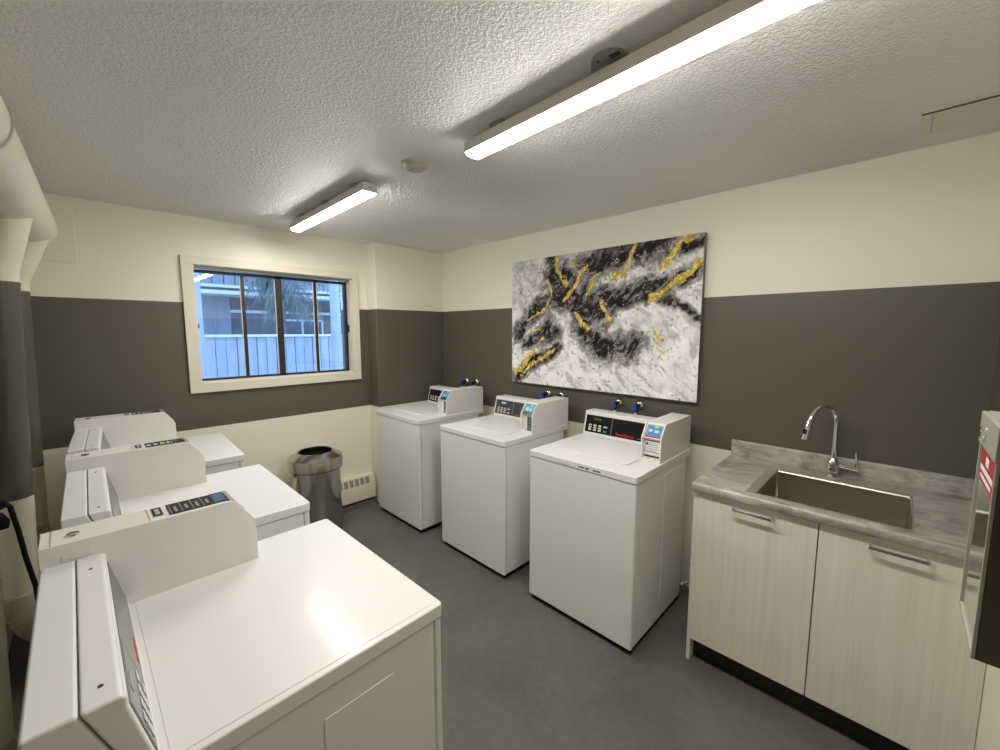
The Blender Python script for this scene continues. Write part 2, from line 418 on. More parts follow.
    if opt['screen'] == 'blue':
        sc_ = MB().pbox(ps, .004, cw-.003, .002, sh-.004, 0, .0012).build('card_screen', M['grey_plastic'], case)
        MB().pbox(ps, .014, cw-.010, .012, sh-.010, .0012, .0016).build('screen_face', M['blue'], sc_)
        MB().pbox(ps, .045, .066, sh-.020, sh-.008, .0016, .0022).build('lime_label', M['lime'], sc_)
        MB().pbox(ps, .020, .038, .034, .050, .0016, .0020).build('screen_icon', M['lightblue'], sc_)
        MB().pbox(ps, .050, .074, .032, .046, .0016, .0020).build('screen_icon', M['lightblue'], sc_)
        MB().pbox(ps, .006, cw-.003, .001, .011, .0012, .0018).build('red_strip', M['sticker_red'], sc_)
        MB().pbox(ps, 0, cw, -.004, .001, .0012, .0022).build('red_edge', M['enamel2'], sc_)
        lb = MB().pbox(pv, .004, cw-.002, .044, .108, 0, .0012).build('notice_label', M['dark_ink'], case)
        MB().pbox(pv, .007, cw-.004, .047, .105, .0012, .0016).build('notice_face', M['white_ink'], lb)
        for k, (a, c2) in enumerate(((.026, .088), (.026, .080), (.012, .078), (.012, .086), (.012, .070))):
            z = .092 - k*.010; MB().pbox(pv, a, c2, z, z+.004, .0016, .0019).build('print_line', M['grey_ink'], lb)
        MB().pbox(pv, .011, .023, .082, .096, .0016, .0019).build('print_mark', M['dark_ink'], lb)
        MB().pbox(pv, .002, cw-.001, .018, .027, 0, .002).build('coin_slot', M['black'], case)
    elif opt['screen'] == 'teal':
        sc_ = MB().pbox(ps, .003, cw-.003, -.002, sh-.003, 0, .0012).build('card_screen', M['black'], case)
        MB().pbox(ps, .006, cw-.010, .018, sh-.008, .0012, .0016).build('screen_face', opt.get('scol', M['teal']), sc_)
        MB().pbox(ps, .050, .066, sh-.018, sh-.006, .0016, .0022).build('lime_label', M['lime'], sc_)
        MB().pbox(ps, .018, .036, .030, .050, .0016, .0020).build('screen_icon', M['lightblue'], sc_)
        MB().pbox(ps, .048, .066, .030, .044, .0016, .0020).build('screen_icon', M['lightblue'], sc_)
        MB().pbox(pv, .034, cw-.014, .026, .108, 0, .002).build('coin_slot', M['slot'], case, bevel=.002)
        MB().pbox(pv, .034, cw-.016, .014, .022, 0, .0045).build('reject_lip', M['black'], case)
    else:
        MB().pbox(ps, .004, cw-.003, .002, sh-.004, 0, .0012).build('card_screen', M['grey_plastic'], case)
        MB().pbox(pv, .046, cw-.008, .022, .110, 0, .002).build('coin_slot', M['grey_plastic'], case, bevel=.002)
    for mx in (.030, .066): MB().box(x0+mx, x0+mx+.016, D-cd+.010, D-cd+.016, zc+.012, zc+.0126).build('ledge_mark', M['grey_plastic'], case)
    # marks on top of the case
    top = plane((x0, D, zt2), (1,0,0), (0,-1,0))          # u across, v toward the front  (normal points down -> draw with negative d)
    def tb(n, u0, u1, v0, v1, m, par=case, h=.0008, lift=0):
        return MB().box(x0+u0, x0+u1, D-v1, D-v0, zt2+lift, zt2+lift+h).build(n, m, par)
    tb('case_seam', .001, .109, 0.0185, .0198, M['grey_plastic'], h=.0003)
    if kind == 'dryer': MB().lathe([(.0125, 0), (.012, .003), (.007, .0035)], (x0+.050, D-.056, zt2), 24).build('lock', M['chrome'], case)
    else: MB().lathe([(.004, 0), (.004, .001)], (x0+.060, D-.060, zt2), 12).build('lock', M['grey_plastic'], case)
    for xx in (x0-.0006,):
        MB().box(xx-.0018, xx+.001, D-.085, D-.035, 1.080, 1.092).build('side_latch', M['enamel2'], case, bevel=.0008)
    if opt.get('top'):
        tb('case_seam', .006, .105, .194, .1955, M['grey_plastic'], h=.0003)
        st = tb('black_tag', .030, .095, .204, .224, M['olive_sticker'])
        tb('tag_print', .040, .086, .209, .219, M['grey_ink'], st, .0003, .0008)
        st = tb('instruction_sticker', .014, .100, .236, .366, M['olive_sticker'])
        for k in range(5):
            tb('sticker_column', .020, .094, .240+k*.024, .2415+k*.024, M['grey_ink'], st, .0003, .0008)
            if k < 4: tb('sticker_print', .028+.006*(k % 2), .070, .249+k*.024, .255+k*.024, M['grey_plastic'], st, .0003, .0008)
        if opt['top'] == 'navy':
            tb('navy_panel', .014, .100, .336, .368, M['navy'], st, .0006, .0008)
            for k in range(6): tb('panel_print', .026, .088, .340+k*.0045, .3408+k*.0045, M['lightblue'], st, .0003, .0014)
        else:
            for k in range(4): tb('sticker_icon', .040, .062, .242+k*.022, .252+k*.022, M['white_ink'], st, .0003, .0011)
        MB().box(x0+.006, x0+.104, D-cd+.052, D-cd+.062, zt2-.008, zt2+.0015).build('screen_hood', M['box_grey'], case, bevel=.001)
    if opt.get('lip'):
        pf = plane((-hw, 0, .886), (1,0,0), (0,0,1))
        lp = MB().pbox(pf, .215, .300, .006, .021, 0, .0006).build('maker_plate', M['enamel2'], root)
        text('lettering', 'SpeedQueen', .013, M['grey_ink'], lp, pf, .219, .0095, 1, .0008)
        lw = MB().pbox(pf, .352, .372, .010, .018, 0, .0005); lw.pbox(pf, .383, .403, .010, .018, 0, .0005); lw.pbox(pf, .428, .470, .010, .017, 0, .0005)
        lw.pbox(pf, .336, .348, .010, .018, 0, .0005)
        lw.build('worn_print', M['dark_ink'], root)
    return root
G = 'washing machines along the painting wall'
RW = -PI/2
machine('top_load_washer', 'white top-load washer in the far corner beside the pier, farthest of the three', (-0.8053, -0.3879, 0), RW, .664, .69, G, 'washer',
        dict(panel=M['black'], disp=M['black'], start=M['button'], screen='teal', scol=M['blue']))
machine('top_load_washer', 'white top-load washer with slate control panel, middle of the three by the painting', (-0.7773, -1.2822, 0), RW, .664, .69, G, 'washer',
        dict(panel=M['slate'], pad=M['slate'], disp=M['button'], start=M['button'], screen='teal', logo='short'))
machine('top_load_washer', 'white top-load washer with black panel and red lettering, next to the sink cabinet', (-0.7883, -2.1589, 0), RW, .664, .69, G, 'washer',
        dict(panel=M['black'], disp=M['olive'], start=M['green'], screen='blue', logo='full', lip=True))
G = 'dryers along the pipe wall'
RD = PI/2
machine('clothes_dryer', 'white dryer filling the near left foreground, with navy-ended sticker on its meter case', (-1.977, -2.207, 0), RD+math.radians(.9), .686, .692, G, 'dryer',
        dict(panel=M['dryer_panel'], pad=M['dryer_panel'], disp=M['grey_plastic'], start=M['button'], screen='plain', top='navy'))
machine('clothes_dryer', 'white dryer between the two others, reflecting the window in its top', (-1.970, -1.3337, 0), RD, .684, .681, G, 'dryer',
        dict(panel=M['dryer_panel'], pad=M['dryer_panel'], disp=M['grey_plastic'], start=M['button'], screen='plain', top='black'))
machine('clothes_dryer', 'white dryer farthest from the camera, closest to the window wall', (-1.967, -0.402, 0), RD-math.radians(2.0), 0.684, .680, G, 'dryer',
        dict(panel=M['dryer_panel'], pad=M['dryer_panel'], disp=M['grey_plastic'], start=M['button'], screen='plain', top='black'))

# ------------------------------------------------------------ ceiling battens
def batten(label, p0, p1, g):
    p0, p1 = Vector((*p0, H)), Vector((*p1, H)); d = p1-p0; L = d.length; a = math.atan2(d.y, d.x)
    r = thing('ceiling_batten_light', label, 'ceiling light', p0, a, 'ceiling battens')
    MB().prism([(-.034, -g), (.034, -g), (.0370, -g-.006), (.0390, -g-.042), (-.0390, -g-.042), (-.0370, -g-.006)], .003, L-.003, 'x').build('housing', M['batten'], r, bevel=.002)
    for xx in (.16, L*.5, L-.16): MB().box(xx-.03, xx+.03, -.02, .02, -g-.001, 0).build('mounting_clip', M['box_grey'], r)
    pts = []
    for k in range(13):
        t = PI + PI*k/12; pts.append((.0350*math.copysign(abs(math.cos(t))**.5, math.cos(t)), -g-.038 - .016*abs(math.sin(t))**.55))
    pts = [(-.0350, -g-.036)] + pts + [(.0350, -g-.036)]
    MB().prism(pts, .006, L-.006, 'x').build('lens', M['lens'], r)
    for x0, x1 in ((0, .006), (L-.006, L)):
        MB().prism([(-.034, -g), (.034, -g), (.0378, -g-.006), (.0400, -g-.044), (-.0400, -g-.044), (-.0378, -g-.006)], x0, x1, 'x').build('end_cap', M['batten'], r, bevel=.0015)
    return r
batten('long lit batten light crossing the upper right of the ceiling, nearer of the two', (-1.410, -2.040), (-1.448, -3.255), .026)
batten('shorter-looking lit batten light near the window, farther of the two', (-1.472, -.265), (-1.490, -1.355), .028)

# junction cover beside the near batten
jc = thing('junction_cover', 'round grey cover plate half hidden above the near batten light', 'cover plate', (-1.442, -2.675, H-.008))
MB().lathe([(.054, .008), (.054, .002), (.050, 0)], (0,0,0), 40).build('plate', M['cover_grey'], jc)
MB().box(-.034, -.018, -.045, -.015, -.003, 0).build('clip', M['dark_ink'], jc, bevel=.001)
MB().lathe([(.004, -.002), (.004, 0)], (-.03, .02, 0), 12).build('screw', M['dark_ink'], jc)
# smoke detector
sd = thing('smoke_detector', 'small round ivory smoke detector on the ceiling between the lights', 'smoke detector', (-1.425, -1.66, H-.03))
MB().lathe([(.062, .030), (.062, .020), (.050, .012), (.046, .008)], (0,0,0), 40).build('base', M['ivory'], sd)
MB().lathe([(.044, .010), (.040, .002), (.030, 0)], (0,0,0), 40).build('cap', M['ivory'], sd)
for a in range(3):
    an = 2.2 + a*.9; MB().lathe([(.004, -.001), (.004, .003)], (.018*math.cos(an), .018*math.sin(an), 0), 8).build('vent_hole', M['dark_ink'], sd)
MB().box(-.060, -.052, -.012, .006, .008, .020).build('indicator', M['white_ink'], sd)

# ------------------------------------------------------------ painting
GOLD=[([(0.3, 0.974), (0.317, 0.886), (0.357, 0.787)], 0.047), ([(0.413, 0.953), (0.411, 0.908)], 0.03), ([(0.478, 0.893), (0.43, 0.823), (0.402, 0.724), (0.343, 0.655)], 0.039), ([(0.553, 0.841), (0.521, 0.793), (0.489, 0.689)], 0.03), ([(0.727, 0.977), (0.701, 0.892), (0.679, 0.821), (0.606, 0.793)], 0.043), ([(0.96, 0.992), (0.908, 0.96), (0.875, 0.891), (0.831, 0.822)], 0.056), ([(0.988, 0.833), (0.938, 0.774), (0.881, 0.698), (0.798, 0.636)], 0.06), ([(0.246, 0.83), (0.271, 0.719), (0.231, 0.604), (0.102, 0.518)], 0.026), ([(0.199, 0.455), (0.13, 0.424)], 0.03), ([(0.225, 0.363), (0.192, 0.322)], 0.034), ([(0.149, 0.248), (0.067, 0.124), (0.02, 0.077)], 0.073), ([(0.285, 0.276), (0.184, 0.198), (0.058, 0.059)], 0.034), ([(0.564, 0.638), (0.575, 0.566), (0.599, 0.504)], 0.043), ([(0.427, 0.555), (0.457, 0.481), (0.493, 0.443)], 0.039), ([(0.825, 0.424), (0.849, 0.36)], 0.03), ([(0.806, 0.343), (0.861, 0.281)], 0.013)]
DARKS=[([(0.261, 0.972), (0.311, 0.696), (0.093, 0.508), (0.019, 0.403)], 0.107), ([(0.312, 0.638), (0.475, 0.627), (0.582, 0.689), (0.753, 0.672), (0.839, 0.695)], 0.15), ([(0.485, 0.913), (0.615, 0.976), (0.745, 0.964), (0.831, 1.008)], 0.193), ([(0.475, 0.627), (0.465, 0.424), (0.59, 0.317), (0.715, 0.306)], 0.172), ([(0.02, 0.033), (0.149, 0.174), (0.3, 0.306)], 0.086), ([(0.842, 0.6), (0.945, 0.547), (0.995, 0.485)], 0.064), ([(0.751, 0.705), (0.9, 0.735), (0.984, 0.811)], 0.107), ([(0.893, 0.963), (0.988, 0.985)], 0.086), ([(0.283, 0.444), (0.112, 0.341)], 0.129), ([(0.31, 0.831), (0.417, 0.687), (0.557, 0.62)], 0.236)]
AW, AH = 1.495, .982
def seg_field(strokes):
    out = []
    for pts, wd in strokes:
        P = [(u*AW, v*AH) for u, v in pts]
        for a, b in zip(P, P[1:]):
            dx, dy = b[0]-a[0], b[1]-a[1]; out.append((a[0], a[1], dx, dy, dx*dx+dy*dy+1e-9, wd*AH/2))
    return out
GS, DS = seg_field([(p, w_*.84) for p, w_ in GOLD]), seg_field(DARKS)
def field(S, x, y):
    m = 9.0
    for ax, ay, dx, dy, l2, hw in S:
        t = ((x-ax)*dx + (y-ay)*dy)/l2; t = 0 if t < 0 else (1 if t > 1 else t)
        px, py = x-ax-t*dx, y-ay-t*dy; d = math.sqrt(px*px+py*py)/hw
        if d < m: m = d
    return m
def sm(a, b, x):
    t = (x-a)/(b-a); t = 0 if t < 0 else (1 if t > 1 else t); return t*t*(3-2*t)
NU, NV = 350, 230
verts, faces, cols = [], [], []
fN = lambda p: noise.noise(p)
for j in range(NV+1):
    for i in range(NU+1):
        u, v = i/NU, j/NV; x, y = u*AW, v*AH
        verts.append((-.0405 - .0, -x, y))
        p = Vector((x, y, 0))
        w1 = noise.noise_vector(p*3.0 + Vector((7, 3, 1))); w2 = noise.noise_vector(p*9.0); w3 = noise.noise_vector(p*26.0)
        xx = x + .055*w1.x + .028*w2.x + .013*w3.x; yy = y + .055*w1.y + .028*w2.y + .013*w3.y
        fd = field(DS, xx, yy)
        n3 = fN(Vector((xx*14, yy*14, 5))); n4 = fN(Vector((x*48, y*48, 9))); n5 = fN(Vector((x*95, y*95, 2)))
        dk = 1 - sm(.55, 1.7, fd + .45*n3 + .25*n4)
        veil = fN(Vector((xx*6, yy*6, 13)))
        n6 = fN(Vector((xx*30, yy*30, 61)))
        rid = abs(fN(Vector((xx*9+3*w2.x, yy*9+3*w2.y, 21)))); vein = 1 - sm(.0, .10, rid)
        up = sm(.40, .95, v) * sm(.60, .15, u)
        g = .80 + .20*veil + .14*n3 + .13*n6 + .08*n4 - .10*up + .10*sm(.7, .15, v)
        blot = sm(.12, .45, fN(Vector((xx*16, yy*16, 88)))) * sm(.9, .3, abs(veil)*1.2)
        g -= .26*blot*(.55 + n6)
        g -= .13*vein
        g = max(.10, min(.95, g))
        base = Vector((g*.97, g*.95, g*.935))
        dt = .007 + .030*max(0, n3) + .02*max(0, n5)
        dark = Vector((dt*1.3, dt*.92, dt*.92))
        edge = max(0, 1 - abs(dk-.45)*2.2)
        c = base.lerp(dark, dk)
        c = c.lerp(Vector((.13, .085, .08)) * (1 + n6), edge*.5)
        if dk > .2:
            br = sm(.10, .42, fN(Vector((xx*13, yy*13, 77)))); c = c.lerp(Vector((.13, .10, .10)) * (1 + .9*n6), br*.65)
            sp = fN(Vector((xx*150, yy*150, 33))) + .7*fN(Vector((xx*22, yy*22, 3))); s_ = sm(.52, .66, sp); c = c.lerp(Vector((.70, .68, .67)), s_*.9)
            qq = Vector(((xx+yy)*9, (xx-yy)*24, 5)); st_ = sm(.08, .42, fN(qq) + .5*fN(qq*2.7)); c = c.lerp(Vector((.50, .49, .49))*(1+.5*n6), st_*.75*(1-.55*sm(.6, 1, dk)))
        if dk < .8:
            dr = fN(Vector((xx*55, yy*55, 41))) + .6*fN(Vector((xx*12, yy*12, 4))); c = c.lerp(Vector((.10, .08, .08)), sm(.50, .70, dr)*.75)
            fl = abs(fN(Vector((xx*8+4*w2.x, yy*4+3*w2.y, 50)))); c = c.lerp(Vector((.20, .16, .15)), (1-sm(0, .018, fl))*.55*(1-dk))
            qq = Vector(((xx-yy)*5, (xx+yy)*19, 15)); mb = sm(.12, .5, fN(qq) + .6*fN(qq*2.9)); c = c.lerp(Vector((.22, .20, .20)), mb*.42)
        # gold leaf strokes
        gx = x + .018*w2.x + .014*w3.x; gy = y + .018*w2.y + .014*w3.y
        fg = field(GS, gx, gy) * (1 + .35*n3) + .60*n4 + .55*n5 + .55*fN(Vector((x*17, y*17, 8))) + .8*sm(.25, .6, fN(Vector((x*34, y*34, 18))))
        gm = 1 - sm(.75, 1.0, fg)
        if gm > 0:
            sh = .75 + .5*n3 + .45*n5; gold = Vector((.68, .52, .10))*max(.22, min(1.25, sh*1.05)); 
            if n4 > .15: gold = gold.lerp(Vector((.92, .78, .30)), .7)
            c = c.lerp(gold, gm)
        cols.extend((max(0, c.x), max(0, c.y), max(0, c.z), 1.0))
W1 = NU+1
for j in range(NV):
    for i in range(NU):
        a = j*W1+i; faces.append((a, a+W1, a+W1+1, a+1))
me = bpy.data.meshes.new('painted_surface'); me.from_pydata(verts, [], faces)
at = me.color_attributes.new('paint', 'FLOAT_COLOR', 'POINT'); at.data.foreach_set('color', cols)
me.materials.append(M['painting'])
art = thing('abstract_painting', 'large frameless abstract canvas in black, grey, white and gold on the wall above the washers', 'painting', (0, -.993, 1.187))
ps = bpy.data.objects.new('painted_surface', me); C.objects.link(ps); ps.parent = art
MB().box(-.0400, -.004, -AW+.0005, -.0005, .0005, AH-.0005).build('canvas', mat('canvas_edge', (.20, .18, .17), .7), art)

# ------------------------------------------------------------ wall taps
def tap(y, z, label):
    r = thing('wall_tap', label, 'tap', (0, y, z), 0, 'hose taps above the washers')
    MB().lathe([(.031, 0), (.0315, -.006), (.030, -.014), (.025, -.023), (.016, -.029), (.010, -.030)], (0,0,0), 28, 'x').build('flange', M['chrome'], r)
    MB().tube([(-.024,0,0), (-.060,0,-.004), (-.088,0,-.010)], [.011, .014, .009], 16).tube([(-.060,0,-.004), (-.064,0,-.030), (-.070,0,-.045)], [.012,.011,.009], 14).build('valve_body', M['brass_dark'], r)
    hd = MB().lathe([(.007, -.084), (.012, -.088), (.012, -.096), (.007, -.098)], (0,0,-.012), 16, 'x')
    for k in range(5):
        a = k*2*PI/5 + .3; hd.tube([(-.091, .008*math.cos(a), -.012+.008*math.sin(a)), (-.091, .019*math.cos(a), -.012+.019*math.sin(a))], [.0065, .0075], 10)
    hd.build('handle', M['tap_blue'], r)
    MB().tube([(-.066,0,-.036), (-.070,0,-.052), (-.068,0,-.075), (-.060,0,-.14)], .0085, 12).build('hose_end', M['white_hose'], r)
    return r
for y, z, l in ((-.372, 1.131, 'blue-handled wall tap above the farthest washer, left one of its pair'), (-.512, 1.136, 'blue-handled wall tap above the farthest washer, right one of its pair'),
                (-1.358, 1.118, 'blue-handled wall tap above the middle washer, left one of its pair'), (-1.488, 1.118, 'blue-handled wall tap above the middle washer, right one of its pair'),
                (-1.974, 1.121, 'blue-handled wall tap above the washer beside the sink, left one of its pair'), (-2.124, 1.123, 'blue-handled wall tap above the washer beside the sink, right one of its pair')):
    tap(y, z, l)

# ------------------------------------------------------------ sink cabinet, worktop, sink, faucet
cab = thing('sink_cabinet', 'pale woodgrain base cabinet with two doors under the grey worktop', 'cabinet', (-.31, -3.14, 0))
def part(o, parent): o.parent = parent; o.matrix_parent_inverse = Matrix.Translation(-Vector(parent.location)); return o
def P(mb, name, m, parent, **k): return part(mb.build(name, m, None, **k), parent)
P(MB().box(-.592, -.004, -2.701, -2.684, 0, .866), 'side_panel', M['wood'], cab, bevel=.001)
P(MB().box(-.592, -.004, YS+.004, YS+.021, 0, .866), 'side_panel', M['wood'], cab, bevel=.001)
P(MB().box(-.578, -.010, YS+.021, -2.701, .115, .131).box(-.020, -.006, YS+.021, -2.701, .131, .80).box(-.578, -.562, YS+.021, -2.701, .835, .866).box(-.578, -.562, YS+.021, YS+.05, .131, .835).box(-.578, -.562, -2.731, -2.701, .131, .835), 'carcass', M['wood'], cab)
P(MB().box(-.540, -.525, YS+.021, -2.701, .002, .114), 'toe_kick', M['kick'], cab)
for y0, y1, h0, h1, lb in ((-3.1525, -2.700, -3.009, -2.855, 0), (YS+.0015, -3.1565, -3.456, -3.302, 1)):
    d = P(MB().box(-.600, -.581, y0, y1, .120, .862), 'door', M['wood'], cab, bevel=.0012)
    h = MB().box(-.633, -.626, h0, h1, .826, .837); h.box(-.628, -.599, h0, h0+.008, .827, .836).box(-.628, -.599, h1-.008, h1, .827, .836)
    hh = h.build('door_handle', M['chrome'], None, bevel=.0012); hh.parent = d; hh.matrix_parent_inverse = Matrix.Translation(-Vector(cab.location))
    hh.matrix_parent_inverse = Matrix.Identity(4)
wt = thing('worktop', 'grey streaked laminate worktop with backsplash around the sink', 'worktop', (-.31, -3.14, .867))
SX0, SX1, SY0, SY1 = -.560, -.140, -3.409, -2.927        # basin opening
FX0, FX1, FY0, FY1 = -.574, -.030, -3.4125, -2.890        # steel deck edge
yc0, yc1 = YS+.002, -2.6827
w = MB()
def frontprof(x_in): # rounded front edge profile (x,z)
    return [(x_in, .867), (x_in, .907), (-.612, .907), (-.6185, .9055), (-.6225, .901), (-.6235, .895), (-.6225, .873), (-.619, .868), (-.613, .867)]
w.prism(frontprof(FX0), yc0, yc1, 'y')
w.box(FX0, -.0015, FY1, yc1, .867, .907).box(FX0, -.0015, yc0, FY0, .867, .907).box(FX1, -.0015, FY0, FY1, .867, .907)
P(w, 'top_slab', M['counter'], wt)
P(MB().prism([(-.0015, .907), (-.021, .907), (-.021, .989), (-.018, .994), (-.0015, .995)], yc0, yc1, 'y'), 'backsplash', M['counter'], wt)
sk = thing('kitchen_sink', 'rectangular stainless sink set flush in the grey worktop', 'sink', (-.35, -3.17, .907))
rimm = MB(); zt_ = .9085; zb_ = .906
rimm.box(FX0, SX0, FY0, FY1, zb_, zt_).box(SX1, FX1, FY0, FY1, zb_, zt_).box(SX0, SX1, SY1, FY1, zb_, zt_).box(SX0, SX1, FY0, SY0, zb_, zt_)
P(rimm, 'rim', M['sink_rim'], sk)
bs = MB(); zb = .715; th = .0015
n = 8; r = .022
def rr(x0, x1, y0, y1, r):
    pts = []
    for cx, cy, a in ((x1-r,y0+r,-90),(x1-r,y1-r,0),(x0+r,y1-r,90),(x0+r,y0+r,180)):
        for k in range(n+1):
            t = math.radians(a + 90*k/n); pts.append((cx + r*math.cos(t), cy + r*math.sin(t)))
    return pts
levels = [(rr(SX0, SX1, SY0, SY1, .006), .9075), (rr(SX0+.001, SX1-.001, SY0+.001, SY1-.001, .010), .895), (rr(SX0+.006, SX1-.006, SY0+.006, SY1-.006, .012), .735), (rr(SX0+.012, SX1-.012, SY0+.012, SY1-.012, .022), .720), (rr(SX0+.030, SX1-.030, SY0+.030, SY1-.030, .02), .715)]
rings = [[bs.bm.verts.new((p[0], p[1], z)) for p in pts] for pts, z in levels]
for A, B in zip(rings, rings[1:]):
    for k in range(len(A)): bs.bm.faces.new([A[k], A[(k+1)%len(A)], B[(k+1)%len(A)], B[k]])
bs.bm.faces.new(rings[-1])
basin = P(bs, 'basin', M['sink_steel'], sk)
sol = basin.modifiers.new('sheet', 'SOLIDIFY'); sol.thickness = .0012; sol.offset = 0
P(MB().lathe([(.044, 0), (.044, .002), (.036, .003), (.030, .0005)], (-.35, -3.17, .7152), 32), 'drain', M['chrome'], sk)

fx, fy = -.062, -3.137; dx, dy = -.905, .425
fc = thing('kitchen_faucet', 'chrome gooseneck faucet behind the sink with side lever', 'faucet', (fx, fy, .9085))
MB().lathe([(.028, 0), (.028, .004), (.024, .010), (.024, .050), (.027, .058), (.024, .072), (.016, .084), (.0125, .092)], (0,0,0), 32).build('body', M['chrome'], fc)
q = lambda s, z: (dx*s, dy*s, z-.9085)
path = [q(0, .99), q(0, 1.08), q(0, 1.16)]
for k in range(1, 13):
    a = PI*k/13*1.02; path.append(q(.098*(1-math.cos(a)), 1.162 + .098*math.sin(a)))
MB().tube(path, .0115, 20).build('spout', M['chrome'], fc)
MB().tube([q(.190, 1.190), q(.197, 1.168), q(.203, 1.14), q(.211, 1.108)], [.013, .0145, .0165, .0195], 20).build('spray_head', M['chrome'], fc)
MB().box(-.012, .0, -.006, .006, -.010, .010).build('spray_button', M['black'], fc).location = Vector(q(.222, 1.150))
MB().tube([(.004,-.010,.058), (.004,-.030,.056), (.006,-.066,.053), (.006,-.092,.051)], [.014, .011, .010, .0085], 16).build('lever_arm', M['chrome'], fc)
MB().tube([(.006,-.085,.048), (.006,-.084,.080), (.008,-.080,.132)], [.006, .005, .0045], 12).build('lever', M['chrome'], fc)

# ------------------------------------------------------------ wall dispenser on the right
bx0, bx1, by0, by1, bz0, bz1 = -1.522, -1.318, YS, -3.46, 1.042, 1.450
ds = thing('wall_dispenser', 'steel wall-mounted dispenser box with red sticker at the right edge of the room', 'dispenser', ((bx0+bx1)/2, YS, bz0))
P(MB().box(bx0, bx1, by0, by1-.004, bz0, bz1), 'housing', M['box_dark'], ds, bevel=.002)
P(MB().box(bx0+.001, bx1-.001, by0, by1-.006, bz1, bz1+.002), 'top_cover', M['box_grey'], ds)
P(MB().box(bx0+.004, bx1-.004, by1-.004, by1-.002, bz0+.004, bz1-.062), 'front_plate', M['mirror_steel'], ds)
f = MB().box(bx0, bx0+.006, by1-.004, by1+.001, bz0, bz1-.06).box(bx1-.006, bx1, by1-.004, by1+.001, bz0, bz1-.06).box(bx0+.006, bx1-.006, by1-.004, by1+.001, bz0, bz0+.008)
P(f, 'front_frame', M['box_grey'], ds, bevel=.0008)
P(MB().box(bx0, bx1, by1-.006, by1+.003, bz1-.060, bz1+.001), 'lock_plate', M['box_grey'], ds, bevel=.0015)
P(MB().lathe([(.011, 0), (.011, .006), (.006, .008)], (-1.395, by1+.003, 1.420), 20, 'y'), 'lock', M['chrome'], ds)
st = P(MB().box(bx0+.018, bx1-.020, by1-.002, by1-.0012, 1.322, 1.384), 'warning_sticker', M['sticker_red'], ds)
for a, b_, c, d_ in ((bx0+.085, bx1-.085, 1.360, 1.376), (bx0+.030, bx1-.030, 1.343, 1.352), (bx0+.040, bx1-.040, 1.329, 1.336)):
    o = MB().box(a, b_, by1-.0012, by1-.0008, c, d_).build('sticker_print', M['white_ink'], None); o.parent = st

# ------------------------------------------------------------ waste bin
bn = thing('waste_bin', 'tall round brushed steel waste bin with an open top beside the heater', 'bin', (-1.358, -.112, 0))
MB().lathe([(.174, .004), (.178, .010), (.178, .600)], (0,0,0), 96).build('body', M['bin_steel'], bn)
MB().lathe([(.176, .546), (.1965, .546), (.1965, .5525), (.176, .5525)], (0,0,0), 64, close=True).build('lid_shade_ring', M['rubber'], bn)  # black ring added as the shade line under the lid edge
MB().lathe([(.172, 0), (.172, .006)], (0,0,0), 64).build('base_ring', M['rubber'], bn)
MB().lathe([(.184, .552), (.1985, .552), (.1985, .628), (.1965, .636), (.133, .676), (.127, .678), (.121, .674), (.121, .650), (.150, .636), (.184, .616)], (0,0,0), 96, close=True).build('lid', M['bin_steel'], bn)
MB().lathe([(.1195, .640), (.1200, .675), (.1185, .676), (.1185, .56), (.118, .10), (.05, .09)], (0,0,0), 64).build('liner', M['bag'], bn)
MB().tube([(-.180, -.05, .52), (-.184, -.05, .535), (-.184, -.05, .551)], .012, 10).build('lid_catch', M['bin_steel'], bn)

# ------------------------------------------------------------ baseboard heater
ht = thing('baseboard_heater', 'cream metal baseboard heater with a row of square vents by the bin', 'heater', (-1.5, YN, 0))
hx0, hx1 = -2.25, -.752
prof = [(YN-.002, .045), (YN-.002, .288), (YN-.050, .288), (YN-.078, .205), (YN-.078, .072), (YN-.070, .064)]
P(MB().prism(prof, hx0, hx1-.006), 'casing', M['heater'], ht, bevel=.003)
vp = plane((hx0, YN-.078, .205), (1,0,0), Vector((0, .028, .083)))
k = 0; x = hx1 - .058
while x > hx0+.1:
    P(MB().pbox(vp, x-hx0-.037, x-hx0, .010, .072, -.001, .0008), 'vent_slot', M['vent'], ht); x -= .0505
P(MB().prism([(YN-.001, .04), (YN-.001, .292), (YN-.052, .292), (YN-.081, .206), (YN-.081, .068)], hx1-.007, hx1-.001), 'end_cap', M['heater'], ht, bevel=.001)
P(MB().box(hx0, hx1-.009, YN-.055, YN-.001, .046, .064), 'base_channel', M['kick'], ht)
P(MB().box(hx0, hx1-.009, YN-.074, YN-.001, .001, .046), 'cove_strip', M['floor'], ht)

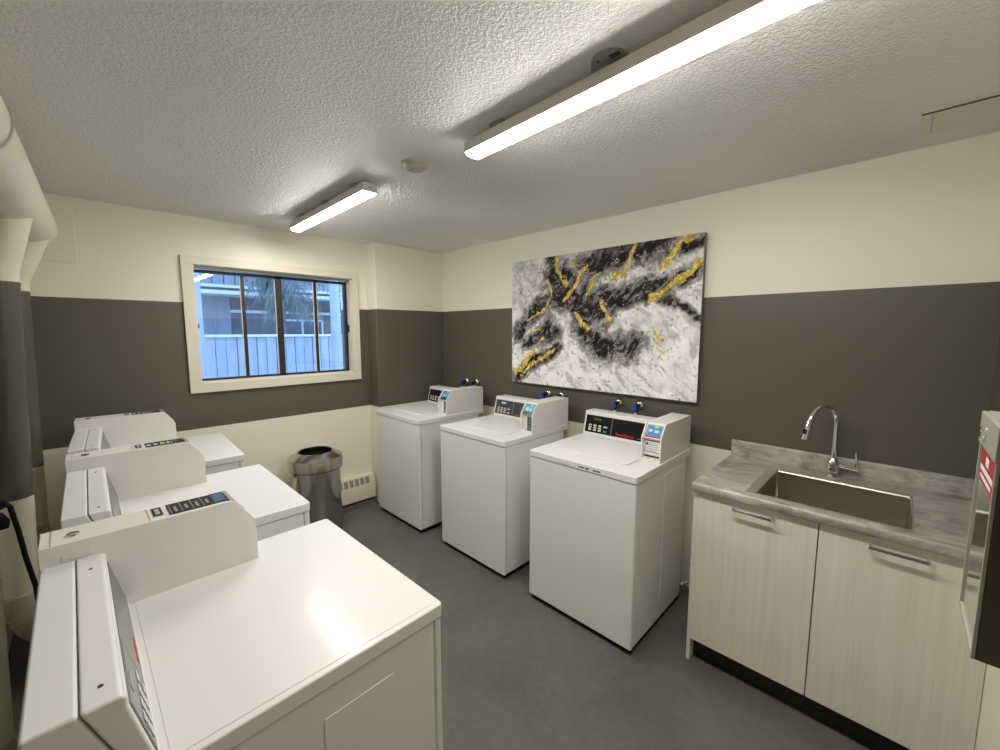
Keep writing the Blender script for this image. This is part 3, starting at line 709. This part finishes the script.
# ------------------------------------------------------------ vent duct and risers on the west wall
dc = thing('overhead_vent_duct', 'fat painted round duct running below the ceiling above the dryers', 'duct', (-2.75, -1.3, 2.15))
a, b_ = Vector((-2.790, -2.9, 2.172)), Vector((-2.720, -.10, 2.140))
pts = [a.lerp(b_, k/12) for k in range(13)]
tip = (b_-a).normalized()
P(MB().tube(pts + [b_ + tip*.012, b_ + tip*.018], [.103]*13 + [.094, .06], 40), 'duct_run', M['pipe'], dc)
for t_ in (.457,):
    c = a.lerp(b_, t_); P(MB().tube([c, c+tip*.04], .1055, 40), 'joint_band', M['pipe'], dc)
cc = a.lerp(b_, .457)
st = P(MB().tube([cc+tip*.001, cc+tip*.02], .1075, 40).box(cc.x-.012, cc.x+.012, cc.y, cc.y+.02, cc.z+.10, H), 'hanger_strap', M['box_grey'], dc)
def riser(label, top, mid, low, bend, rad):
    r = thing('vent_riser', label, 'pipe', (mid[0], mid[1], 0), 0, 'vent risers below the overhead duct')
    Vt, Vm, Vl, Vb = map(Vector, (top, mid, low, bend))
    ud = (Vt-Vm).normalized(); up = [Vt + ud*.05, Vt, Vt.lerp(Vm, .5), Vm + ud*.02, Vm + ud*.006 + Vector((0,0,-.002)), Vm + Vector((0,0,-.016)), Vm + Vector((0,0,-.06))]
    P(MB().tube(up, [rad*1.02]*7, 28), 'elbow', M['pipe'], r)
    P(MB().tube([Vm + Vector((0,0,-.05)), Vl], rad, 28), 'pipe', M['pipe'], r)
    for c in (Vt.lerp(Vm, .40), Vt.lerp(Vm, .72)):
        d = Vector(((Vm-Vt).x*.6, 0, (Vm-Vt).z)).normalized(); P(MB().tube([c-d*.005, c+d*.005], rad*1.05, 28), 'joint_ring', M['pipe'], r)
    c = Vm.lerp(Vl, .36); P(MB().tube([c, c+Vector((0,0,-.012))], rad*1.045, 28), 'joint_ring', M['pipe'], r)
    fp, fr_ = [], []
    for k in range(41):
        t_ = k/40; ang = t_*PI/2
        fp.append(Vl + Vector((math.sin(ang)*(1-math.cos(ang))*0, 0, .02)) + Vector(((1-math.cos(ang))*(Vb.x-Vl.x), (1-math.cos(ang))*(Vb.y-Vl.y), math.sin(ang)*(Vb.z-Vl.z)))); fr_.append(rad*(1.07 if k % 2 else .98))
    P(MB().tube(fp, fr_, 24), 'flexible_bend', M['flex'], r)
    return r
riser('round vent riser farthest back, beside the window wall corner', (-2.712, -.22, 2.06), (-2.790, -.22, 1.85), (-2.822, -.22, .60), (-2.74, -.30, .42), .055)
riser('thick round vent riser painted cream and dark, middle of the three', (-2.733, -.76, 2.07), (-2.786, -.76, 1.85), (-2.836, -.76, .50), (-2.760, -.84, .34), .058)
riser('round vent riser at the left edge, nearest of the three', (-2.760, -1.45, 2.08), (-2.822, -1.45, 1.86), (-2.872, -1.45, .34), (-2.80, -1.55, .20), .062)

# power cord hanging behind the near dryer
pc = thing('power_cord', 'black power cord looping down behind the near dryer', 'cord', (-2.74, -1.75, 1.17))
P(MB().tube([(-2.743,-1.75,1.178), (-2.738,-1.75,1.182), (-2.727,-1.75,1.164), (-2.719,-1.75,1.10), (-2.712,-1.75,1.02), (-2.702,-1.75,.94), (-2.700,-1.75,.86), (-2.705,-1.75,.70), (-2.72,-1.76,.45)], .0054, 12), 'cable', M['rubber'], pc)
P(MB().tube([(-2.752,-1.75,1.185), (-2.744,-1.75,1.178), (-2.738,-1.75,1.165)], [.012, .015, .011], 14).tube([(-2.750,-1.75,1.150), (-2.743,-1.75,1.128), (-2.742,-1.75,1.112)], [.010,.014,.010], 14), 'plug', M['rubber'], pc)
P(MB().tube([(-2.94,-1.75,1.16), (-2.90,-1.75,1.17), (-2.80,-1.75,1.185), (-2.748,-1.75,1.183)], .0054, 12), 'cable', M['rubber'], pc)
# hose between washer and cabinet
hs = thing('drain_hose', 'thin pale hose with black lead on the floor between washer and cabinet', 'hose', (-.08, -2.53, 0))
P(MB().tube([(-.20,-2.512,.13), (-.14,-2.512,.105), (-.09,-2.515,.095), (-.05,-2.53,.07), (-.03,-2.56,.03)], .010, 10), 'hose', M['white_hose'], hs)
P(MB().tube([(-.03,-2.505,.24), (-.045,-2.512,.22), (-.05,-2.508,.18), (-.035,-2.512,.13), (-.05,-2.52,.06), (-.07,-2.53,.008), (-.10,-2.54,.006)], .0055, 8), 'lead', M['rubber'], hs)

# ------------------------------------------------------------ outside the window
M['snow'] = mat('frosted_ground', (.55, .56, .58), .9)
def m_board(name, col, gap, axis_scale):
    m, nt, b = new_mat(name)
    n = noise_n(nt, coords(nt, scale=(6, 6, .7)), 2.2, 5, .6)
    c = ramp(nt, n.outputs['Fac'], [(0.3, tuple(k*.75 for k in col)), (0.75, col)])
    nt.links.new(c, b.inputs['Base Color']); b.inputs['Roughness'].default_value = .8; return m
M['fence'] = m_board('weathered_fence_boards', (.40, .41, .44), 0, 1)
M['siding'] = m_board('brown_siding', (.20, .185, .185), 0, 1)
M['siding2'] = m_board('balcony_boards', (.30, .31, .34), 0, 1)
M['ledge'] = mat('pale_ledge', (.62, .63, .66), .7)
M['ext_glass'] = mat('neighbour_glass', (.06, .07, .08), .08)
M['needle'] = mat('conifer_needles', (.20, .235, .215), .9)
M['bark'] = m_board('pale_bark', (.42, .42, .42), 0, 1)
gr = MB().box(-20, 24, YN+.25, 40, -.25, -.15).build('garden_ground', M['snow']); struct(gr)
fn = thing('garden_fence', 'weathered wooden board fence outside the window', 'fence', (0, 4.5, -.15))
bd = MB(); x = -6.0; k = 0
random.seed(3)
while x < 7:
    wd = .138 + random.uniform(-.012, .012)
    bd.box(x, x+wd, 4.5 + random.uniform(0, .008), 4.522, -.15, 1.515); x += wd + (.016 if k % 2 else .009); k += 1
P(bd, 'fence_boards', M['fence'], fn)
P(MB().box(-6, 7.1, 4.46, 4.58, 1.515, 1.555), 'fence_cap', M['ledge'], fn)
P(MB().box(-6, 7.1, 4.523, 4.56, .3, .4).box(-6, 7.1, 4.523, 4.56, 1.2, 1.3), 'fence_rail', M['siding'], fn)
hb = thing('neighbour_building', 'dark sided apartment building with balconies behind the fence', 'building', (1, 8, -.15))
P(MB().box(-7, 12, 8.2, 12, -.15, 6.5), 'wall', M['siding'], hb)
P(MB().box(-7, 12, 7.3, 8.2, 2.42, 2.50), 'balcony_floor', M['ledge'], hb)
rl = MB(); x = -7
while x < 12:
    rl.box(x, x+.19, 7.30, 7.33, 2.62, 3.55); x += .215
P(rl, 'balcony_boards', M['siding2'], hb)
P(MB().box(-7, 12, 7.28, 7.36, 3.55, 3.62), 'balcony_rail', M['ledge'], hb)
P(MB().box(-7, 12, 7.29, 7.34, 2.56, 2.62).box(-7, 12, 8.12, 8.2, 2.05, 2.12), 'ledge_strip', M['ledge'], hb)
for (wx0, wx1) in ((1.00, 2.10), (-2.9, -1.6)):
    fw = P(MB().box(wx0, wx1, 8.14, 8.2, 1.0, 1.92), 'window_frame', M['ledge'], hb)
    o = MB().box(wx0+.05, (wx0+wx1)/2-.03, 8.13, 8.15, 1.05, 1.87).box((wx0+wx1)/2+.03, wx1-.05, 8.13, 8.15, 1.05, 1.87).build('window_pane', M['ext_glass'], None); o.parent = fw
# patio divider posts
P(MB().box(-.9, -.1, 8.05, 8.2, -.15, 2.42), 'brick_panel', M['siding2'], hb)
ps_ = MB().lathe([(.10, -.15), (.085, 1.0), (.075, 5.0)], (.47, 3.6, 0), 20).build('tree_trunk', M['bark'], None)
tag(ps_, 'pale tree trunk outside the right end of the window', 'tree')
tk_ = MB().lathe([(.14, -.15), (.11, 1.0), (.10, 5.0)], (-1.50, 3.6, 0), 20).build('tree_trunk', M['bark'], None)
tag(tk_, 'pale tree trunk outside the left end of the window', 'tree')
# conifer with drooping boughs
ct = thing('conifer_tree', 'conifer with drooping boughs hanging in front of the neighbouring building', 'tree', (.03, 5.0, -.15))
P(MB().lathe([(.11, -.15), (.09, 3), (.04, 7)], (.03, 5.0, 0), 16), 'trunk', M['siding'], ct)
nb = bmesh.new(); random.seed(11)
def leaf(p, d, l):
    s = d.cross(Vector((random.uniform(-1,1), random.uniform(-1,1), random.uniform(-1,1)))).normalized()*.006
    v = [nb.verts.new(p - s), nb.verts.new(p + s), nb.verts.new(p + d*l)]; nb.faces.new(v)
for k in range(260):
    z0 = random.uniform(2.15, 5.0); an = random.uniform(0, 2*PI); L = random.uniform(.35, .95); L = L if z0 > 2.6 else L*.6
    base = Vector((.03, 5.0, z0)); out = Vector((math.cos(an) * (1.5 if math.cos(an) > 0 else .6), math.sin(an)*.6, 0))
    pr = None
    for s in range(14):
        t_ = s/13; p = base + out*L*t_ + Vector((0, 0, .12*t_ - .42*t_*t_))
        for m_ in range(7):
            dd = Vector((random.uniform(-.6,.6), random.uniform(-.6,.6), -1)).normalized()
            leaf(p + Vector((random.uniform(-.06,.06), random.uniform(-.06,.06), random.uniform(-.04,.02))), dd, random.uniform(.06, .20)*(0.4+t_))
me = bpy.data.meshes.new('foliage'); nb.to_mesh(me); nb.free(); me.materials.append(M['needle'])
fo = bpy.data.objects.new('foliage', me); C.objects.link(fo); part(fo, ct)
